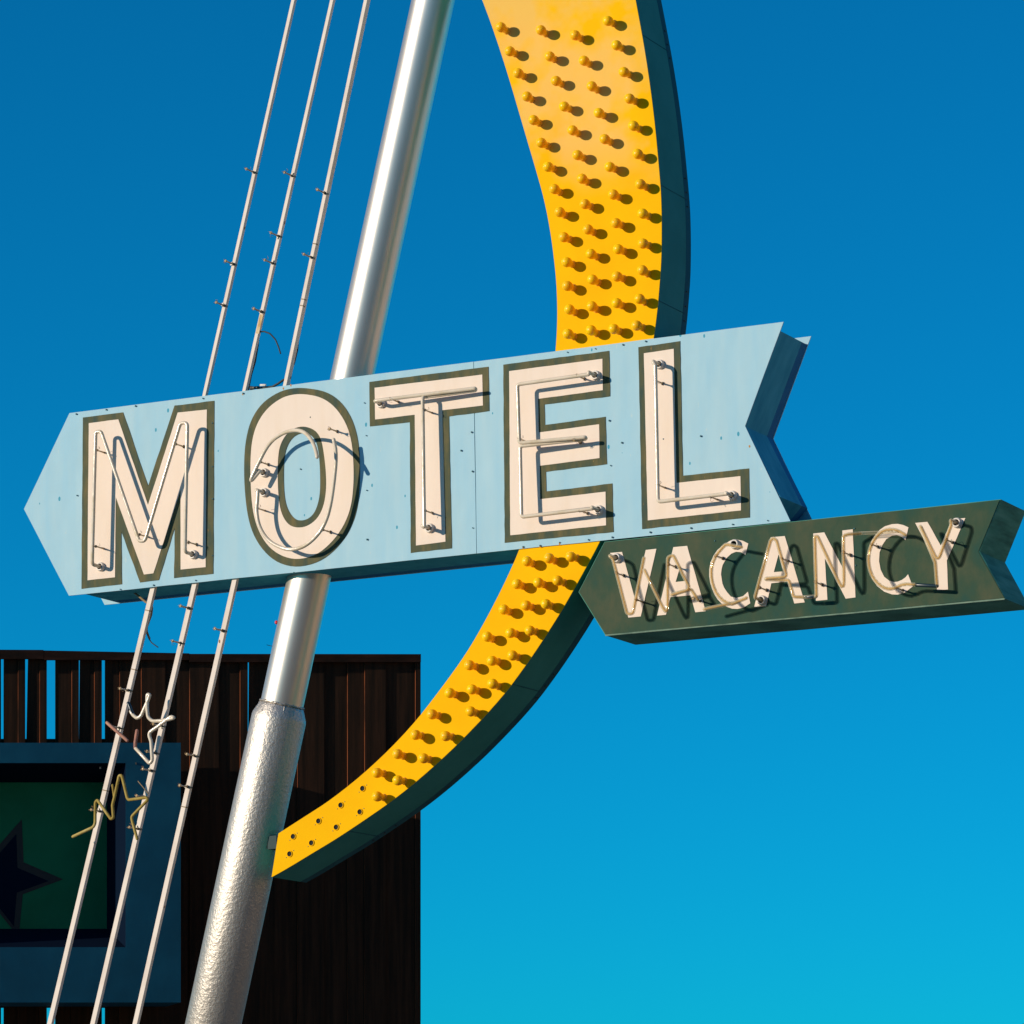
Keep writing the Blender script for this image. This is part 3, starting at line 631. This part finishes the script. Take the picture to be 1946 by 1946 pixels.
cable(zm((765, 1600), (980, 1500), (998, 1460), (1000, 1240), (1022, 1215), (1165, 1418), (1190, 1400), (1180, 1270), (1200, 1190), (1250, 960), (1278, 960), (1335, 1195), (1350, 1215), (1535, 1190), (1550, 1215), (1382, 1390), (1385, 1425), (1438, 1622)), .0105, M['tube_gold'], 'zigzag_tube', 'yellowed glass tube zigzagging across the two left lower bars', 'neon tube', w=.11, group=gs, n=12)
zg = bpy.data.objects['zigzag_tube']
mesh('wire_twig', *sweep([P(*p, .10) for p in zm((1450, 1020), (1500, 1080), (1555, 1150))], .004, 6), M['oldcable'], zg, True)
mesh('broken_stub', *sweep([P(*p, .10) for p in zm((1180, 1060), (1190, 1130), (1200, 1200))], .008, 8), M['tube_gold'], zg, True)

# ================================================================== dark timber screen
FA = math.radians(18)
FT = Vector((math.cos(FA), math.sin(FA), 0)); FN = Vector((math.sin(FA), -math.cos(FA), 0))
FO = CP + ray(600, 1300)*33.0
def PF(px, py, w=0.0):
    d = ray(px, py); o = FO+FN*w
    return CP+d*((o-CP).dot(FN)/d.dot(FN))
fs = thing('timber_screen', Vector((PF(600, 1300).x, PF(600, 1300).y, 0)), 'tall dark brown board screen with gaps, behind the pole and blue cabinet', 'fence')
YB = 2330
def slab(x0, x1, yt0, yt1, yb, w0, w1, m, name, parent, xb0=None, xb1=None, edge=False):
    xb0 = x0 if xb0 is None else xb0; xb1 = x1 if xb1 is None else xb1
    c = [PF(x0, yt0, w1), PF(x1, yt1, w1), PF(xb1, yb, w1), PF(xb0, yb, w1)]
    V = c+[v-FN*(w1-w0) for v in c]
    Fc = [(0, 3, 2, 1), (4, 5, 6, 7), (0, 1, 5, 4), (1, 2, 6, 5), (2, 3, 7, 6), (3, 0, 4, 7)]
    if edge: return mesh(name, V, Fc, m, parent, mats=[m, M['edge']], fm=[0, 0, 0, 0, 0, 1])
    return mesh(name, V, Fc, m, parent)
Bd = [(-120, -92, 0, 0), (-88, -62, 1, 0), (-62, -45, 0, 0), (-38, -14, 1, 0), (-14, 1.4, 0, 0), (7.9, 35, 0, 0), (35, 48, 1, 0), (54.3, 76, 0, 5), (76, 89, 1, 0), (106, 137, 0, 0), (137, 150, 1, 0), (152.8, 180, 0, 2.5), (180, 193.6, 1, 0), (200.4, 228, 0, 0),
      (228, 269, 1, 0), (269, 314, 2, 0), (314, 361, 1, 0), (361, 415.5, 2, 0), (415.5, 456.8, 1, 0), (456.8, 471, 2, 0), (474.4, 520, 0, 2), (520, 566, 0, 0), (566, 616, 1, 0), (616, 661, 0, 0), (661, 693.6, 1, 0), (693.6, 733, 2, 0), (733, 790, 1, 0), (790, 799.5, 2, 0)]
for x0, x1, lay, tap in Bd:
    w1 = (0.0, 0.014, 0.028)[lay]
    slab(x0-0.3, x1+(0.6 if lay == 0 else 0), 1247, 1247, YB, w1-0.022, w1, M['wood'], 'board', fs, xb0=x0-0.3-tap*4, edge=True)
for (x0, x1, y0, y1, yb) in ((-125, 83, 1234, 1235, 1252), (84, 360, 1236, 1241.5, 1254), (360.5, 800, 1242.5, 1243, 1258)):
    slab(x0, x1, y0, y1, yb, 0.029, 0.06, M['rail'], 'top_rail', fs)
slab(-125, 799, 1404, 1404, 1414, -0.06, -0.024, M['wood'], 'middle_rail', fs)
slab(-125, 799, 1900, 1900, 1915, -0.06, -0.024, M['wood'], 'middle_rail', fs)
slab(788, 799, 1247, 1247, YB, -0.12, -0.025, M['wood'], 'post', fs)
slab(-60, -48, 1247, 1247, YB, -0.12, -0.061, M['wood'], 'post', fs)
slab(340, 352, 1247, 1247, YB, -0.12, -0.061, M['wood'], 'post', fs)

# ================================================================== blue cabinet with a star
bc = thing('star_cabinet', Vector((PF(150, 1900, .6).x, PF(150, 1900, .6).y, PF(150, 1900, .6).z)), 'shaded teal blue cabinet with bottle green panel and star, in front of the dark screen', 'sign')
def PFu(x, y, w):
    q = PF(x, y, w)-FO; return (q.dot(FT), q.z)
def F3(u, v, w): return FO+FT*u+UP*v+FN*w
W1 = 0.62; W0 = 0.20
outer = [PFu(-160, 1411.5, W1), PFu(343.5, 1411.5, W1), PFu(343.5, 1905, W1), PFu(-160, 1905, W1)]
inn = [PFu(-150, 1450, W1), PFu(239, 1450, W1), PFu(239, 1800, W1), PFu(-150, 1800, W1)]
mesh('frame', *prism([outer, inn], 0.10, W1, F3), M['cab'], bc)
pan = [PFu(-150, 1487, W0), PFu(203, 1487, W0), PFu(203, 1765, W0), PFu(-150, 1765, W0)]
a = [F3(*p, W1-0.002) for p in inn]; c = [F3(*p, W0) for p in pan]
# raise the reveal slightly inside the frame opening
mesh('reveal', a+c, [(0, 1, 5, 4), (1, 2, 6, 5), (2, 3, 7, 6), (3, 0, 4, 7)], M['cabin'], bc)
mesh('green_panel', *prism([[PFu(-151, 1486, W0), PFu(204, 1486, W0), PFu(204, 1766, W0), PFu(-151, 1766, W0)]], W0-0.02, W0-0.001, F3), M['cabgreen'], bc)
def star(cx, cy, R, rr, a0, w):
    return [PFu(cx+(R if i % 2 == 0 else rr)*math.cos(a0-i*math.pi/5), cy-(R if i % 2 == 0 else rr)*math.sin(a0-i*math.pi/5), w) for i in range(10)]
s_ = mesh('star', *prism([star(2, 1668, 118, 52, math.radians(70.5), W0)], W0, W0+0.003, F3), M['black'], bc)
mesh('star_centre', *prism([star(0, 1672, 92, 40, math.radians(70.5), W0)], W0+0.0035, W0+0.006, F3), M['cabin'], s_)
for x, y in zm((1427, 833), (1052, 880)):
    V, Fc = box(PF(x, y, W1+.004), FT*.006, UP*.008, FN*.003); mesh('bolt', V, Fc, M['clip'], bc)
